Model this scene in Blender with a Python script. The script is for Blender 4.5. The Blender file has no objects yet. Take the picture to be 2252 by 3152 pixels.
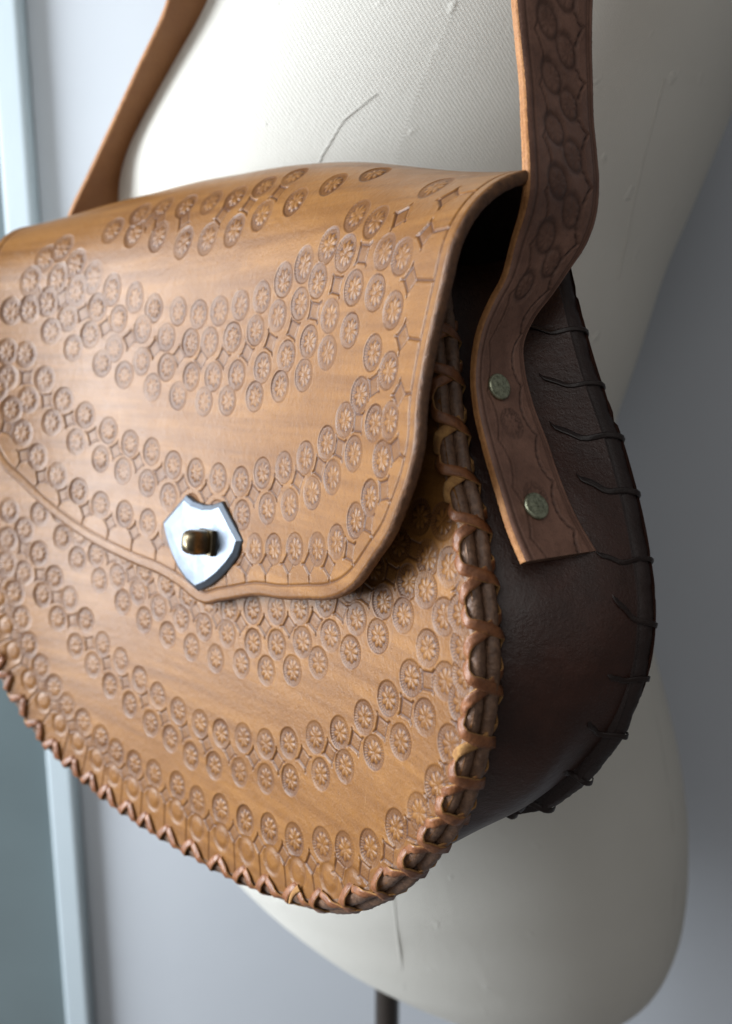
import bpy, math, random
import numpy as np
from mathutils import Vector, Matrix

# ------------------------------------------------------------------ scene, camera, world, light
sc = bpy.context.scene
COL = sc.collection
H0 = 1.10                                   # camera height over the floor, metres
CX, CY, FPX, WPX, HPX = 1126.0, 1576.0, 2400.0, 2252.0, 3152.0
PITCH = math.radians(10.0)

cam_d = bpy.data.cameras.new('camera')
cam = bpy.data.objects.new('camera', cam_d)
COL.objects.link(cam)
cam.location = (0, 0, H0)
cam.rotation_euler = (math.pi / 2 - PITCH, 0, 0)
cam_d.sensor_fit = 'VERTICAL'
cam_d.sensor_height = 24.0
cam_d.sensor_width = 24.0
cam_d.lens = FPX / HPX * 24.0
cam_d.clip_start = 0.01
cam_d.clip_end = 50.0
cam_d.dof.use_dof = True
cam_d.dof.focus_distance = 0.225
cam_d.dof.aperture_fstop = cam_d.lens / 3.0
sc.camera = cam

world = bpy.data.worlds.new('World')
sc.world = world
world.use_nodes = True
bg = world.node_tree.nodes['Background']
bg.inputs[0].default_value = (1.0, 0.97, 0.95, 1)
bg.inputs[1].default_value = 0.08

def area(name, loc, target, sx, sy, power, color):
    l = bpy.data.lights.new(name, 'AREA')
    l.shape = 'RECTANGLE'
    l.size, l.size_y, l.energy, l.color = sx, sy, power, color
    o = bpy.data.objects.new(name, l)
    COL.objects.link(o)
    o.location = loc
    d = Vector(target) - Vector(loc)
    o.rotation_euler = d.to_track_quat('-Z', 'Y').to_euler()
    return o
area('window_light', (-1.30, 0.11, H0 + 0.20), (0.0, 0.30, H0 - 0.08), 0.64, 1.20, 53.0, (0.90, 0.95, 1.0))

area('room_fill', (-0.75, -1.25, H0 + 1.0), (0.05, 0.40, H0 - 0.10), 1.6, 1.6, 12.0, (1.0, 0.985, 0.96))
area('room_fill_far', (0.95, -1.15, H0 + 0.75), (0.05, 0.40, H0 - 0.05), 1.5, 1.5, 2.0, (1.0, 0.97, 0.94))

sc.view_settings.view_transform = 'Standard'
sc.view_settings.look = 'None'
sc.view_settings.gamma = 1.0
sc.view_settings.exposure = 0.0
sc.view_settings.use_curve_mapping = False

# ------------------------------------------------------------------ helpers
rng = np.random.default_rng(7)
random.seed(7)
EMPTY_LOC = {}

def mm(v):
    v = np.asarray(v, float) / 1000.0
    v = v.copy(); v[..., 2] += H0
    return v

def link(name, me, mat, parent=None):
    o = bpy.data.objects.new(name, me)
    COL.objects.link(o)
    if mat is not None:
        for m in (mat if isinstance(mat, (list, tuple)) else [mat]):
            me.materials.append(m)
    if parent is not None:
        o.parent = parent
        if parent.name in EMPTY_LOC:
            o.matrix_parent_inverse = Matrix.Translation(-EMPTY_LOC[parent.name])
    return o

def mesh(name, V, F, mat, parent=None, smooth=True, attrs=None, uv=None, midx=None):
    """V in millimetres, camera-centred axes; F (n,4) or (n,3) int array or list of lists"""
    me = bpy.data.meshes.new(name)
    V = mm(V)
    if isinstance(F, np.ndarray):
        k = F.shape[1]
        me.vertices.add(len(V)); me.vertices.foreach_set('co', V.astype(np.float32).ravel())
        me.loops.add(F.size); me.loops.foreach_set('vertex_index', F.astype(np.int32).ravel())
        me.polygons.add(len(F))
        me.polygons.foreach_set('loop_start', np.arange(0, F.size, k, dtype=np.int32))
        me.polygons.foreach_set('loop_total', np.full(len(F), k, dtype=np.int32))
        me.update(calc_edges=True)
    else:
        me.from_pydata([tuple(p) for p in V], [], F)
        me.update()
    me.validate()
    me.polygons.foreach_set('use_smooth', np.full(len(me.polygons), smooth, dtype=bool))
    if attrs:
        for n, a in attrs.items():
            at = me.attributes.new(n, 'FLOAT', 'POINT')
            at.data.foreach_set('value', np.asarray(a, np.float32).ravel())
    if uv is not None:
        ul = me.uv_layers.new(name='UVMap')
        li = np.zeros(len(me.loops), np.int32); me.loops.foreach_get('vertex_index', li)
        ul.data.foreach_set('uv', np.asarray(uv, np.float32)[li].ravel())
    if midx is not None:
        me.polygons.foreach_set('material_index', np.asarray(midx, np.int32))
    return link(name, me, mat, parent)

def gridfaces(nr, nc, closed=False):
    i = np.arange(nr * nc).reshape(nr, nc)
    a, b, c, d = i[:-1, :-1], i[:-1, 1:], i[1:, 1:], i[1:, :-1]
    F = np.stack([a, b, c, d], -1).reshape(-1, 4)
    if closed:
        G = np.stack([i[:-1, -1], i[:-1, 0], i[1:, 0], i[1:, -1]], -1).reshape(-1, 4)
        F = np.concatenate([F, G])
    return F

def thing(name, label, cat, loc_mm, group=None):
    o = bpy.data.objects.new(name, None)
    COL.objects.link(o)
    l = Vector(mm(np.array(loc_mm)))
    o.location = l
    EMPTY_LOC[o.name] = l
    o.empty_display_size = 0.02
    o['label'], o['category'] = label, cat
    if group: o['group'] = group
    return o

def spline(P, n):
    """smooth curve through P (chord-length Hermite, no overshoot), resampled to n equal arc steps"""
    P = np.asarray(P, float)
    h = np.maximum(np.linalg.norm(np.diff(P, axis=0), axis=1), 1e-6)
    d = np.diff(P, axis=0) / h[:, None]
    m = np.concatenate([d[:1], (d[:-1] * h[1:, None] + d[1:] * h[:-1, None]) / (h[1:] + h[:-1])[:, None], d[-1:]])
    out = []
    t = np.linspace(0, 1, 16, endpoint=False)[:, None]
    for i in range(len(h)):
        out.append((2 * t**3 - 3 * t**2 + 1) * P[i] + (t**3 - 2 * t**2 + t) * h[i] * m[i] + (-2 * t**3 + 3 * t**2) * P[i + 1] + (t**3 - t**2) * h[i] * m[i + 1])
    out = np.concatenate(out + [P[-1:]])
    L = np.concatenate([[0], np.cumsum(np.linalg.norm(np.diff(out, axis=0), axis=1))])
    u = np.linspace(0, L[-1], n)
    return np.stack([np.interp(u, L, out[:, k]) for k in range(P.shape[1])], -1)

def nrm(v):
    return v / np.maximum(np.linalg.norm(v, axis=-1, keepdims=True), 1e-9)

# ------------------------------------------------------------------ materials
class NT:
    def __init__(s, name):
        s.m = bpy.data.materials.new(name); s.m.use_nodes = True
        s.t = s.m.node_tree; s.b = s.t.nodes['Principled BSDF']
    def n(s, typ, **kw):
        x = s.t.nodes.new(typ)
        for k, v in kw.items(): setattr(x, k, v)
        return x
    def l(s, a, b): s.t.links.new(a, b)
    def val(s, sock, v):
        if isinstance(v, (int, float)): sock.default_value = v
        elif isinstance(v, tuple): sock.default_value = v if len(v) == 4 or len(v) == 3 and sock.type == 'VECTOR' else (*v, 1)
        else: s.l(v, sock)
    def mix(s, f, a, b, mode='MIX'):
        x = s.n('ShaderNodeMix', data_type='RGBA', blend_type=mode)
        s.val(x.inputs[0], f); s.val(x.inputs[6], a); s.val(x.inputs[7], b)
        return x.outputs[2]
    def math(s, op, a, b=0.0, c=None):
        x = s.n('ShaderNodeMath', operation=op)
        s.val(x.inputs[0], a); s.val(x.inputs[1], b)
        if c is not None: s.val(x.inputs[2], c)
        return x.outputs[0]
    def noise(s, scale, detail=4, rough=0.55, stretch=None, coord='Object'):
        tc = s.n('ShaderNodeTexCoord')
        src = tc.outputs[coord]
        if stretch:
            mp = s.n('ShaderNodeMapping'); mp.inputs['Scale'].default_value = stretch
            if len(stretch) > 3: pass
            s.l(src, mp.inputs[0]); src = mp.outputs[0]
        x = s.n('ShaderNodeTexNoise')
        x.inputs['Scale'].default_value = scale; x.inputs['Detail'].default_value = detail; x.inputs['Roughness'].default_value = rough
        s.l(src, x.inputs['Vector'])
        return x.outputs['Fac']
    def ramp(s, f, stops):
        x = s.n('ShaderNodeValToRGB')
        e = x.color_ramp.elements
        while len(e) < len(stops): e.new(0.5)
        for i, (p, c) in enumerate(stops):
            e[i].position = p; e[i].color = (*c, 1) if len(c) == 3 else c
        s.l(f, x.inputs[0])
        return x.outputs[0]
    def attr(s, name):
        x = s.n('ShaderNodeAttribute'); x.attribute_name = name
        return x.outputs['Fac']
    def bump(s, h, strength, dist):
        x = s.n('ShaderNodeBump'); x.inputs['Strength'].default_value = strength; x.inputs['Distance'].default_value = dist
        s.l(h, x.inputs['Height'])
        s.l(x.outputs[0], s.b.inputs['Normal'])
        return x
    def set(s, **kw):
        for k, v in kw.items():
            s.val(s.b.inputs[{'base': 'Base Color', 'rough': 'Roughness', 'metal': 'Metallic', 'spec': 'Specular IOR Level', 'coat': 'Coat Weight', 'coatr': 'Coat Roughness', 'sheen': 'Sheen Weight'}[k]], v)
        return s.m

def leather(name, light, dark, burn, rough=0.42, streak=True, bump=0.35, uvstreak=False, spec=0.5, ns=1.0, wear=False):
    t = NT(name)
    if uvstreak:
        st = t.noise(1.0, 5, 0.6, stretch=(0.012, 0.22, 1.0), coord='UV')
        cl = t.noise(1.0, 3, 0.5, stretch=(0.02, 0.03, 1.0), coord='UV')
    else:
        st = t.noise(38 * ns, 5, 0.65); cl = t.noise(22 * ns, 4, 0.6)
    f1 = t.ramp(st, [(0.36, (0, 0, 0)), (0.66, (1, 1, 1))])
    f2 = t.ramp(cl, [(0.35, (0, 0, 0)), (0.7, (1, 1, 1))])
    c = t.mix(f1, light, dark)
    c = t.mix(t.math('MULTIPLY', f2, 0.45), c, dark)
    sp = t.noise(900, 2, 0.6)
    c = t.mix(t.math('MULTIPLY', t.ramp(sp, [(0.56, (0, 0, 0)), (0.72, (1, 1, 1))]), 0.30), c, burn)
    if wear:
        # handling: darker blotches, pores and a few pale scratches
        bl = t.ramp(t.noise(55, 5, 0.62), [(0.50, (0, 0, 0)), (0.74, (1, 1, 1))])
        c = t.mix(t.math('MULTIPLY', bl, 0.55), c, dark)
        po = t.ramp(t.noise(2600, 2, 0.5), [(0.60, (0, 0, 0)), (0.70, (1, 1, 1))])
        c = t.mix(t.math('MULTIPLY', po, 0.35), c, burn)
        sc_ = t.ramp(t.noise(1.0, 3, 0.5, stretch=(0.9, 0.035, 1.0), coord='UV'), [(0.70, (0, 0, 0)), (0.76, (1, 1, 1))])
        c = t.mix(t.math('MULTIPLY', sc_, 0.25), c, (0.50, 0.29, 0.12))
    a = t.attr('burnish')
    c = t.mix(a, c, burn)
    r = t.math('ADD', t.math('MULTIPLY', t.noise(160, 3), 0.22), rough - 0.11)
    r = t.math('ADD', r, t.math('MULTIPLY', a, 0.08))
    g = t.noise(1500, 4, 0.65)
    g2 = t.noise(420, 3, 0.6)
    h = t.math('ADD', t.math('MULTIPLY', g, 0.6), t.math('MULTIPLY', g2, 0.8))
    t.bump(h, bump, 0.00025)
    return t.set(base=c, rough=r, spec=spec)

M_FLAP = leather('tan_tooled_leather', (0.275, 0.126, 0.033), (0.172, 0.072, 0.018), (0.072, 0.029, 0.016), 0.32, uvstreak=True, spec=0.27, bump=0.75, wear=True)
M_EDGE = leather('raw_leather_edge', (0.17, 0.078, 0.034), (0.075, 0.034, 0.017), (0.05, 0.022, 0.012), 0.52, bump=1.1, ns=14)
M_RIM = leather('dark_burnished_edge', (0.22, 0.125, 0.075), (0.095, 0.050, 0.031), (0.03, 0.015, 0.01), 0.40, bump=1.6, ns=16)
M_GUS = leather('brown_side_leather', (0.046, 0.017, 0.011), (0.024, 0.009, 0.006), (0.015, 0.006, 0.004), 0.38, bump=1.0, ns=1.6)
M_LIN = leather('dark_suede_lining', (0.09, 0.05, 0.03), (0.06, 0.034, 0.02), (0.04, 0.02, 0.012), 0.9, bump=0.6)
M_LACE = leather('lace_leather', (0.30, 0.120, 0.047), (0.145, 0.052, 0.021), (0.04, 0.015, 0.008), 0.36, bump=1.1, ns=10)
M_RIM_SHADE = leather('shaded_back_edge', (0.022, 0.010, 0.008), (0.013, 0.006, 0.005), (0.01, 0.005, 0.004), 0.6, bump=1.0)  # rim leather for the back edge, darkened to stand in for shade
M_LACE_SHADE = leather('shaded_lace_leather', (0.016, 0.007, 0.005), (0.010, 0.005, 0.004), (0.03, 0.012, 0.007), 0.40, bump=0.7)  # same laces on the back rim, with their shade put into the colour
M_RAW = leather('lace_flesh_side', (0.46, 0.25, 0.08), (0.25, 0.115, 0.038), (0.2, 0.1, 0.04), 0.85, bump=1.2, ns=12)
M_STRAP = leather('brown_strap_leather', (0.25, 0.130, 0.090), (0.15, 0.074, 0.050), (0.06, 0.027, 0.018), 0.48, bump=0.9, ns=3)
M_STRAPIN = leather('strap_flesh_side', (0.36, 0.165, 0.06), (0.27, 0.115, 0.042), (0.1, 0.04, 0.02), 0.62, bump=0.5)
M_STRAPED = leather('strap_edge', (0.44, 0.205, 0.07), (0.30, 0.125, 0.04), (0.1, 0.04, 0.015), 0.65, bump=1.2, ns=10)

def metal(name, col, rough, dirt, amt, scale=300):
    t = NT(name)
    n1 = t.ramp(t.noise(scale, 5, 0.65), [(0.42, (0, 0, 0)), (0.68, (1, 1, 1))])
    c = t.mix(t.math('MULTIPLY', n1, amt), col, dirt)
    r = t.math('ADD', t.math('MULTIPLY', n1, 0.2), rough)
    t.bump(t.noise(scale * 2.2, 4), 0.12, 0.0003)
    return t.set(base=c, rough=r, metal=1.0)
M_STEEL = metal('worn_nickel', (0.155, 0.18, 0.215), 0.36, (0.10, 0.115, 0.14), 0.3, 90)
M_BRASS = metal('aged_brass', (0.24, 0.195, 0.125), 0.30, (0.07, 0.055, 0.035), 0.7)
M_RIVET = metal('greenish_brass', (0.55, 0.58, 0.42), 0.42, (0.10, 0.11, 0.07), 0.85, 900)

def m_cloth():
    t = NT('cream_linen')
    tc = t.n('ShaderNodeTexCoord'); sp = t.n('ShaderNodeSeparateXYZ'); t.l(tc.outputs['UV'], sp.inputs[0])
    w = t.noise(0.25, 3, 0.5, coord='UV')
    u = t.math('ADD', sp.outputs[0], t.math('MULTIPLY', w, .35)); v = t.math('ADD', sp.outputs[1], t.math('MULTIPLY', w, .35))
    k = 2 * math.pi / 1.62
    wv = t.math('MULTIPLY', t.math('SINE', t.math('MULTIPLY', u, k)), t.math('SINE', t.math('MULTIPLY', v, k)))
    slub = t.ramp(t.noise(0.11, 2, 0.4, stretch=(1.0, 0.7, 1.0), coord='UV'), [(0.68, (0, 0, 0)), (0.75, (1, 1, 1))])
    thr = t.noise(0.9, 4, 0.6, stretch=(1.0, 0.12, 1.0), coord='UV')
    h = t.math('ADD', t.math('MULTIPLY', wv, 0.5), t.math('MULTIPLY', thr, 0.40))
    h = t.math('ADD', h, t.math('MULTIPLY', slub, 1.5))
    t.bump(h, 0.5, 0.0007)
    c = t.mix(t.noise(0.02, 4, 0.6, coord='UV'), (0.80, 0.79, 0.735), (0.73, 0.72, 0.66))
    c = t.mix(t.math('MULTIPLY', t.math('ADD', t.math('MULTIPLY', wv, 0.5), 0.5), 0.24), c, (0.44, 0.42, 0.38))
    return t.set(base=c, rough=0.9, spec=0.15)
M_CLOTH = m_cloth()
M_SEAM = leather('seam_thread', (0.60, 0.59, 0.54), (0.52, 0.51, 0.47), (0.2, 0.2, 0.18), 0.9)

def plain(name, col, col2, rough, scale=9, spec=0.4, bump=0.08):
    t = NT(name)
    c = t.mix(t.noise(scale, 4), col, col2)
    t.bump(t.noise(scale * 14, 3), bump, 0.001)
    return t.set(base=c, rough=rough, spec=spec)
M_WALL = plain('painted_wall', (0.50, 0.53, 0.57), (0.455, 0.487, 0.53), 0.75)
M_TRIM = plain('painted_trim', (0.46, 0.53, 0.57), (0.40, 0.47, 0.51), 0.55)
M_GLASS = plain('tinted_door_glass', (0.13, 0.17, 0.18), (0.08, 0.10, 0.105), 0.22, scale=5, spec=0.6, bump=0.0)
M_FLOOR = plain('floor_boards', (0.22, 0.20, 0.19), (0.17, 0.155, 0.15), 0.6)
M_POLE = plain('dark_stand', (0.030, 0.024, 0.020), (0.02, 0.016, 0.014), 0.35, scale=40)

# ------------------------------------------------------------------ geometry of the bag: bent sheets
KS = np.array([-330, -210, -130, -60, 0, 60, 110.]); KA = np.array([10, 17.4, 38, 44.5, 51.2, 60, 62.])
TAU, Y0 = 0.12, 239.85
_s = np.arange(-340, 121, .5)
_a = np.radians(np.interp(_s, KS, KA))
_a = np.convolve(np.pad(_a, 20, mode='edge'), np.ones(41) / 41, 'valid')
_X = np.concatenate([[0], np.cumsum(np.cos(_a[:-1]) * .5)]); _Y = np.concatenate([[0], np.cumsum(-np.sin(_a[:-1]) * .5)])
_i0 = np.searchsorted(_s, 0); _X += (1100 - CX) / FPX * Y0 - _X[_i0]; _Y += Y0 - _Y[_i0]
SC = -73.5                                   # the bag's middle (clasp) along the width

def surf(s, Z, off):
    a = np.interp(s, _s, _a); o = off - TAU * Z
    return np.stack([np.interp(s, _s, _X) - o * np.sin(a), np.interp(s, _s, _Y) - o * np.cos(a), Z + 0 * a], -1)

CT, ST = math.cos(PITCH), math.sin(PITCH)
def proj(P):
    zc = P[..., 1] * CT - P[..., 2] * ST; yc = P[..., 1] * ST + P[..., 2] * CT
    return np.stack([CX + FPX * P[..., 0] / zc, CY - FPX * yc / zc], -1)
def ray(px, py):
    xr = (px - CX) / FPX; yr = -(py - CY) / FPX
    return np.array([xr, CT + yr * ST, yr * CT - ST])
def at_y(px, py, Y):
    d = ray(px, py); return d * (Y / d[1])
def inv_panel(px, py, off=0.):
    d = ray(px, py); z = 0.
    for _ in range(8):
        o = off - TAU * z
        x_ = _X - o * np.sin(_a); y_ = _Y - o * np.cos(_a)
        g = x_ * d[1] - d[0] * y_
        k = np.where(np.diff(np.sign(g)))[0]
        i = k[-1]; t = g[i] / (g[i] - g[i + 1]); s = _s[i] + t * .5
        y = y_[i] + t * (y_[i + 1] - y_[i]); z = y / d[1] * d[2]
    return np.array([s, z])

RS = np.array([-330, -215, -195, -165, -120, -65, -30, 0, 25, 50, 75.])
RZ = np.array([60, 69, 72, 77.5, 80, 77, 71.5, 63, 56, 51, 48.])
_rz = np.convolve(np.pad(np.interp(np.arange(-340, 121, 1.), RS, RZ), 15, mode='edge'), np.ones(31) / 31, 'valid')
RB = 27.0
def flap_parts(s, t):
    lift = 10 * np.clip((s + 70) / 120, 0, None)**1.8 + 9 * np.clip((-90 - s) / 120, 0, None)**1.8
    rz = np.interp(s, np.arange(-340, 121, 1.), _rz)
    zb = np.minimum(30., rz - 24); Rv = rz - zb
    ph = np.clip((t - zb) / ((Rv + RB) / 2), 0, 3.1)
    Z = np.where(t < zb, t, zb + Rv * np.sin(ph)); b = RB * (1 - np.cos(ph))
    lf = lift * (1 - 0.6 * np.clip((t + 10) / (50 + Rv), 0, 1))
    return Z, 6 + lf - b
def flapP(s, t):
    Z, off = flap_parts(s, t)
    return surf(s, Z, off)
def flapN(s, t, e=.2):
    ds = flapP(s + e, t) - flapP(s - e, t); dt = flapP(s, t + e) - flapP(s, t - e)
    return nrm(np.cross(ds, dt))            # towards the outside of the flap
def panN(s, Z, off=0.):
    a = np.interp(s, _s, _a)
    return nrm(np.stack([-np.sin(a), -np.cos(a), 0 * a + TAU], -1))

# inverse of the flap, by search over a grid of points that face the camera
_fs = np.arange(-225, 70, .6); _ft = np.arange(-95, 95, .6)
_FS, _FT = np.meshgrid(_fs, _ft)
_FP = flapP(_FS, _FT); _FN = flapN(_FS, _FT)
_vis = ((_FN * _FP).sum(-1) < 0).ravel()
_FQ = proj(_FP).reshape(-1, 2)[_vis]; _FSv = _FS.ravel()[_vis]; _FTv = _FT.ravel()[_vis]
def inv_flap(px, py):
    i = ((_FQ[:, 0] - px)**2 + (_FQ[:, 1] - py)**2).argmin()
    return np.array([_FSv[i], _FTv[i]])

# ------------------------------------------------------------------ stamped pattern: rosette centres read off the photograph (pixels)
F_T1 = [(346,708),(413,716),(487,727),(565,744),(640,730),(720,705),(806,661),(908,619),(1024,566)]
F_T2 = [(430,655),(501,636),(571,630),(648,619),(726,605),(815,572),(905,540)]
F_M1 = [(139,794),(191,763),(233,813),(285,852),(345,893),(413,924),(474,952),(548,960),(610,966),(673,957),(740,938),(804,916),(872,864),(933,812),(1011,754),(1096,663)]
F_M2 = [(94,862),(178,857),(235,896),(299,949),(366,982),(438,1013),(510,1038),(585,1054),(643,1051),(715,1038),(784,1015),(853,972),(922,934),(977,865),(1063,776),(1155,682)]
F_M3 = [(36,960),(145,935),(208,979),(277,1032),(352,1074),(435,1112),(513,1132),(587,1157),(654,1160),(726,1157),(806,1135),(880,1094),(950,1051),(1016,973),(1088,887),(1182,774)]
F_M4 = [(89,954),(158,1021),(224,1071),(315,1118),(382,1154),(468,1193),(546,1220),(626,1237),(697,1234),(781,1220),(860,1190),(933,1153),(1005,1084),(1077,1018),(1155,901)]
F_L1 = [(22,1082),(78,1090),(139,1168),(194,1231),(262,1277),(333,1325),(399,1366),(466,1391),(532,1433),(601,1455),(671,1472),(740,1480),(808,1454),(874,1441),(939,1408),(1002,1366),(1061,1291),(1105,1218),(1146,1084)]
F_L2 = [(22,1162),(87,1230),(158,1300),(233,1361),(308,1413),(377,1449),(452,1488),(518,1532),(590,1565),(665,1583),(745,1584),(821,1566),(890,1552),(961,1516),(1022,1466),(1088,1394),(1149,1303),(1196,1140)]
F_B = [(-10,1195),(33,1259),(66,1333),(116,1405),(177,1466),(241,1510),(308,1555),(382,1582),(454,1610),(524,1640),(590,1668),(655,1685),(720,1690),(784,1688),(842,1688),(908,1688),(975,1688),(1036,1668),(1091,1602),(1138,1530),(1174,1413),(1199,1291)]
F_X = [(1238,790),(1210,957),(1155,533),(1340,574)]
P_D = [(320,1660),(380,1712),(443,1760),(510,1798),(575,1835),(640,1858),(704,1876),(776,1876),(850,1876),(921,1874),(1000,1850),(1075,1805),(1150,1750),(1225,1675),(1290,1590)]
P_C = [(185,1570),(244,1649),(296,1707),(360,1776),(424,1821),(488,1870),(557,1904),(628,1930),(699,1950),(778,1980),(851,1984),(930,1976),(1016,1957),(1096,1904),(1177,1853),(1254,1791),(1316,1717),(1362,1605)]
P_B = [(122,1582),(191,1654),(238,1721),(305,1787),(377,1854),(443,1909),(515,1955),(589,1993),(663,2027),(742,2043),(819,2064),(899,2064),(979,2040),(1078,2007),(1162,1958),(1240,1894),(1309,1816)]
P_2A = [(28,1571),(75,1630),(119,1704),(166,1779),(213,1843),(263,1909),(315,1983),(371,2033),(430,2091),(485,2141),(549,2188),(615,2227),(679,2258),(748,2271),(817,2290),(888,2287),(969,2269),(1044,2255),(1119,2208),(1193,2150),(1263,2087),(1315,1995),(1365,1898)]
P_2B = [(22,1660),(72,1765),(130,1832),(177,1904),(232,1988),(285,2047),(338,2111),(399,2169),(463,2227),(524,2274),(587,2327),(659,2357),(737,2377),(817,2397),(893,2401),(986,2383),(1060,2358),(1149,2316),(1232,2283),(1307,2208),(1370,2097)]
P_E = [(20,1735),(44,1826),(66,1904),(86,1983),(125,2053),(166,2116),(205,2172),(255,2222),(310,2271),(357,2316),(413,2352),(474,2382),(546,2418),(607,2465),(679,2490),(754,2526),(828,2552),(905,2584),(991,2599),(1060,2615),(1138,2610),(1217,2549),(1288,2502),(1343,2419),(1385,2294),(1418,2161),(1430,2078),(1426,1993),(1418,1890),(1382,1745)]

fmap = lambda L: np.array([inv_flap(*p) for p in L])
pmap = lambda L: np.array([inv_panel(*p) for p in L])
FL = {k: fmap(v) for k, v in dict(T1=F_T1, T2=F_T2, M1=F_M1, M2=F_M2, M3=F_M3, M4=F_M4, L1=F_L1, L2=F_L2, B=F_B, X=F_X).items()}
PL = {k: pmap(v) for k, v in dict(D=P_D, C=P_C, B=P_B, A2=P_2A, B2=P_2B, E=P_E).items()}

def mirror_rows(rows, is_flap):
    """the pattern is symmetrical: continue each row past the frame with its own mirror image"""
    out = {}
    for k, R in rows.items():
        m = R[::-1].copy(); m[:, 0] = 2 * SC - m[:, 0]
        q = proj(flapP(m[:, 0], m[:, 1]) if is_flap else surf(m[:, 0], m[:, 1], 0.))
        lo = R[:, 0].min()
        keep = (q[:, 0] < -14) & (m[:, 0] < lo - 7)
        out[k] = np.concatenate([m[keep], R])
    return out
FL = mirror_rows(FL, True); PL = mirror_rows(PL, False)

def quads(up, lo):
    sq = []
    for a, b in zip(up[:-1], up[1:]):
        if np.linalg.norm(b - a) > 21: continue
        c = (a + b) / 2
        d = np.linalg.norm(lo - c, axis=1); i, j = np.argsort(d)[:2]
        if d[j] > 21: continue
        ctr = (a + b + lo[i] + lo[j]) / 4
        v = np.array([a, b, lo[i], lo[j]]) - ctr
        z = (v[:, 0] + 1j * v[:, 1]); z = z / np.abs(z)
        if sq and np.hypot(sq[-1][0] - ctr[0], sq[-1][1] - ctr[1]) < 5.5: continue
        sq.append((ctr[0], ctr[1], np.angle((z**4).sum()) / 4))
    return sq

# ------------------------------------------------------------------ outlines in sheet coordinates
_right = np.array([(22, 38), (27, 28), (31, 17), (35, 6), (39.5, -9), (45.3, -23.7), (52.2, -34.5), (58.1, -48), (63.6, -62.5), (66.4, -76), (66.0, -90), (62.1, -106.6), (53.7, -122.3), (44.3, -135.3), (30.7, -149.6), (13.3, -163.0), (-21.1, -176.6), (-53.8, -184.0), (-85, -186.8), (-115, -187.2), (-137, -185.4), (-164.8, -178.6), (-186.4, -169.2), (-199.6, -157.8), (-209.8, -147.5), (-220, -129), (-229, -106), (-232, -80), (-229, -50), (-222, -20), (-211, 10), (-203, 38)], float)
PAN_OUT = spline(_right[::-1], 1400)                               # from upper left down round to upper right
_back = np.array([(30, 40), (36, 25), (47, 1), (60, -21.5), (71.5, -46), (75.6, -58.4), (77.1, -75), (74, -90), (65, -107.6), (54, -121), (38, -132), (5, -146), (-40, -156), (-85, -160), (-130, -157), (-165, -150), (-195, -138), (-215, -120), (-226, -98), (-228, -75), (-225, -50), (-218, -25), (-210, 5), (-204, 40)], float)
BACK_OUT = spline(_back[::-1], 1400)

fe_px = [(0,1430),(60,1490),(130,1560),(250,1650),(400,1730),(500,1775),(555,1808),(590,1842),(625,1855),(670,1850),(720,1838),(780,1834),(860,1841),(938,1845),(1000,1842),(1040,1828),(1077,1804),(1143,1715),(1188,1643),(1221,1560),(1254,1466),(1276,1366),(1288,1200),(1306,1106),(1340,951),(1372,812)]
fe = fmap(fe_px)
fe_top = np.array([(fe[-1, 0] - .3, 52.), (fe[-1, 0] - 1.2, 62), (fe[-1, 0] - 9, 74), (fe[-1, 0] - 18, 86), (fe[-1, 0] - 24, 104), (fe[-1, 0] - 25, 118), (fe[-1, 0] - 25, 131)])
fe_left = np.array([(-184, 131), (-188, 118), (-198, 100), (-212, 75), (-215, 30), (-216, 5), (-214, -15), (fe[0, 0] - 5.5, fe[0, 1] + 8)])
FLAP_EDGE = spline(np.concatenate([fe_left, fe, fe_top]), 1500)    # open path: left back, bottom, right back
FLAP_POLY = FLAP_EDGE

def sdf(poly, S, T):
    """signed distance (inside +) sampled on a 1.5 mm lattice and interpolated to the grid S x T (1-D axes)"""
    gs = np.arange(S[0] - 3, S[-1] + 4.5, 1.5); gt = np.arange(T[0] - 3, T[-1] + 4.5, 1.5)
    GS, GT = np.meshgrid(gs, gt)
    p = poly[::3]; q = np.roll(p, -1, axis=0)
    pts = np.stack([GS.ravel(), GT.ravel()], -1)
    inside = np.zeros(len(pts), bool); D = np.full(len(pts), 1e9)
    for k in range(len(p)):
        a, b = p[k], q[k]
        c = (a[1] > pts[:, 1]) != (b[1] > pts[:, 1])
        if abs(b[1] - a[1]) > 1e-12:
            xi = (b[0] - a[0]) * (pts[:, 1] - a[1]) / (b[1] - a[1]) + a[0]
            inside ^= c & (pts[:, 0] < xi)
        ab = b - a; L2 = ab @ ab + 1e-12
        t = np.clip(((pts - a) @ ab) / L2, 0, 1)
        dd = (pts[:, 0] - a[0] - t * ab[0])**2 + (pts[:, 1] - a[1] - t * ab[1])**2
        np.minimum(D, dd, out=D)
    D = np.sqrt(D) * np.where(inside, 1, -1); D = D.reshape(GS.shape)
    fi = (T - gt[0]) / 1.5; fj = (S - gs[0]) / 1.5
    i = np.floor(fi).astype(int); j = np.floor(fj).astype(int); u = (fi - i)[:, None]; v = (fj - j)[None, :]
    A = D[np.ix_(i, j)]; B = D[np.ix_(i, j + 1)]; C = D[np.ix_(i + 1, j)]; E_ = D[np.ix_(i + 1, j + 1)]
    return A * (1 - u) * (1 - v) + B * (1 - u) * v + C * u * (1 - v) + E_ * u * v

# ------------------------------------------------------------------ relief of the tooling
def sstep(x, a, b):
    t = np.clip((x - a) / (b - a), 0, 1); return t * t * (3 - 2 * t)

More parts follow.
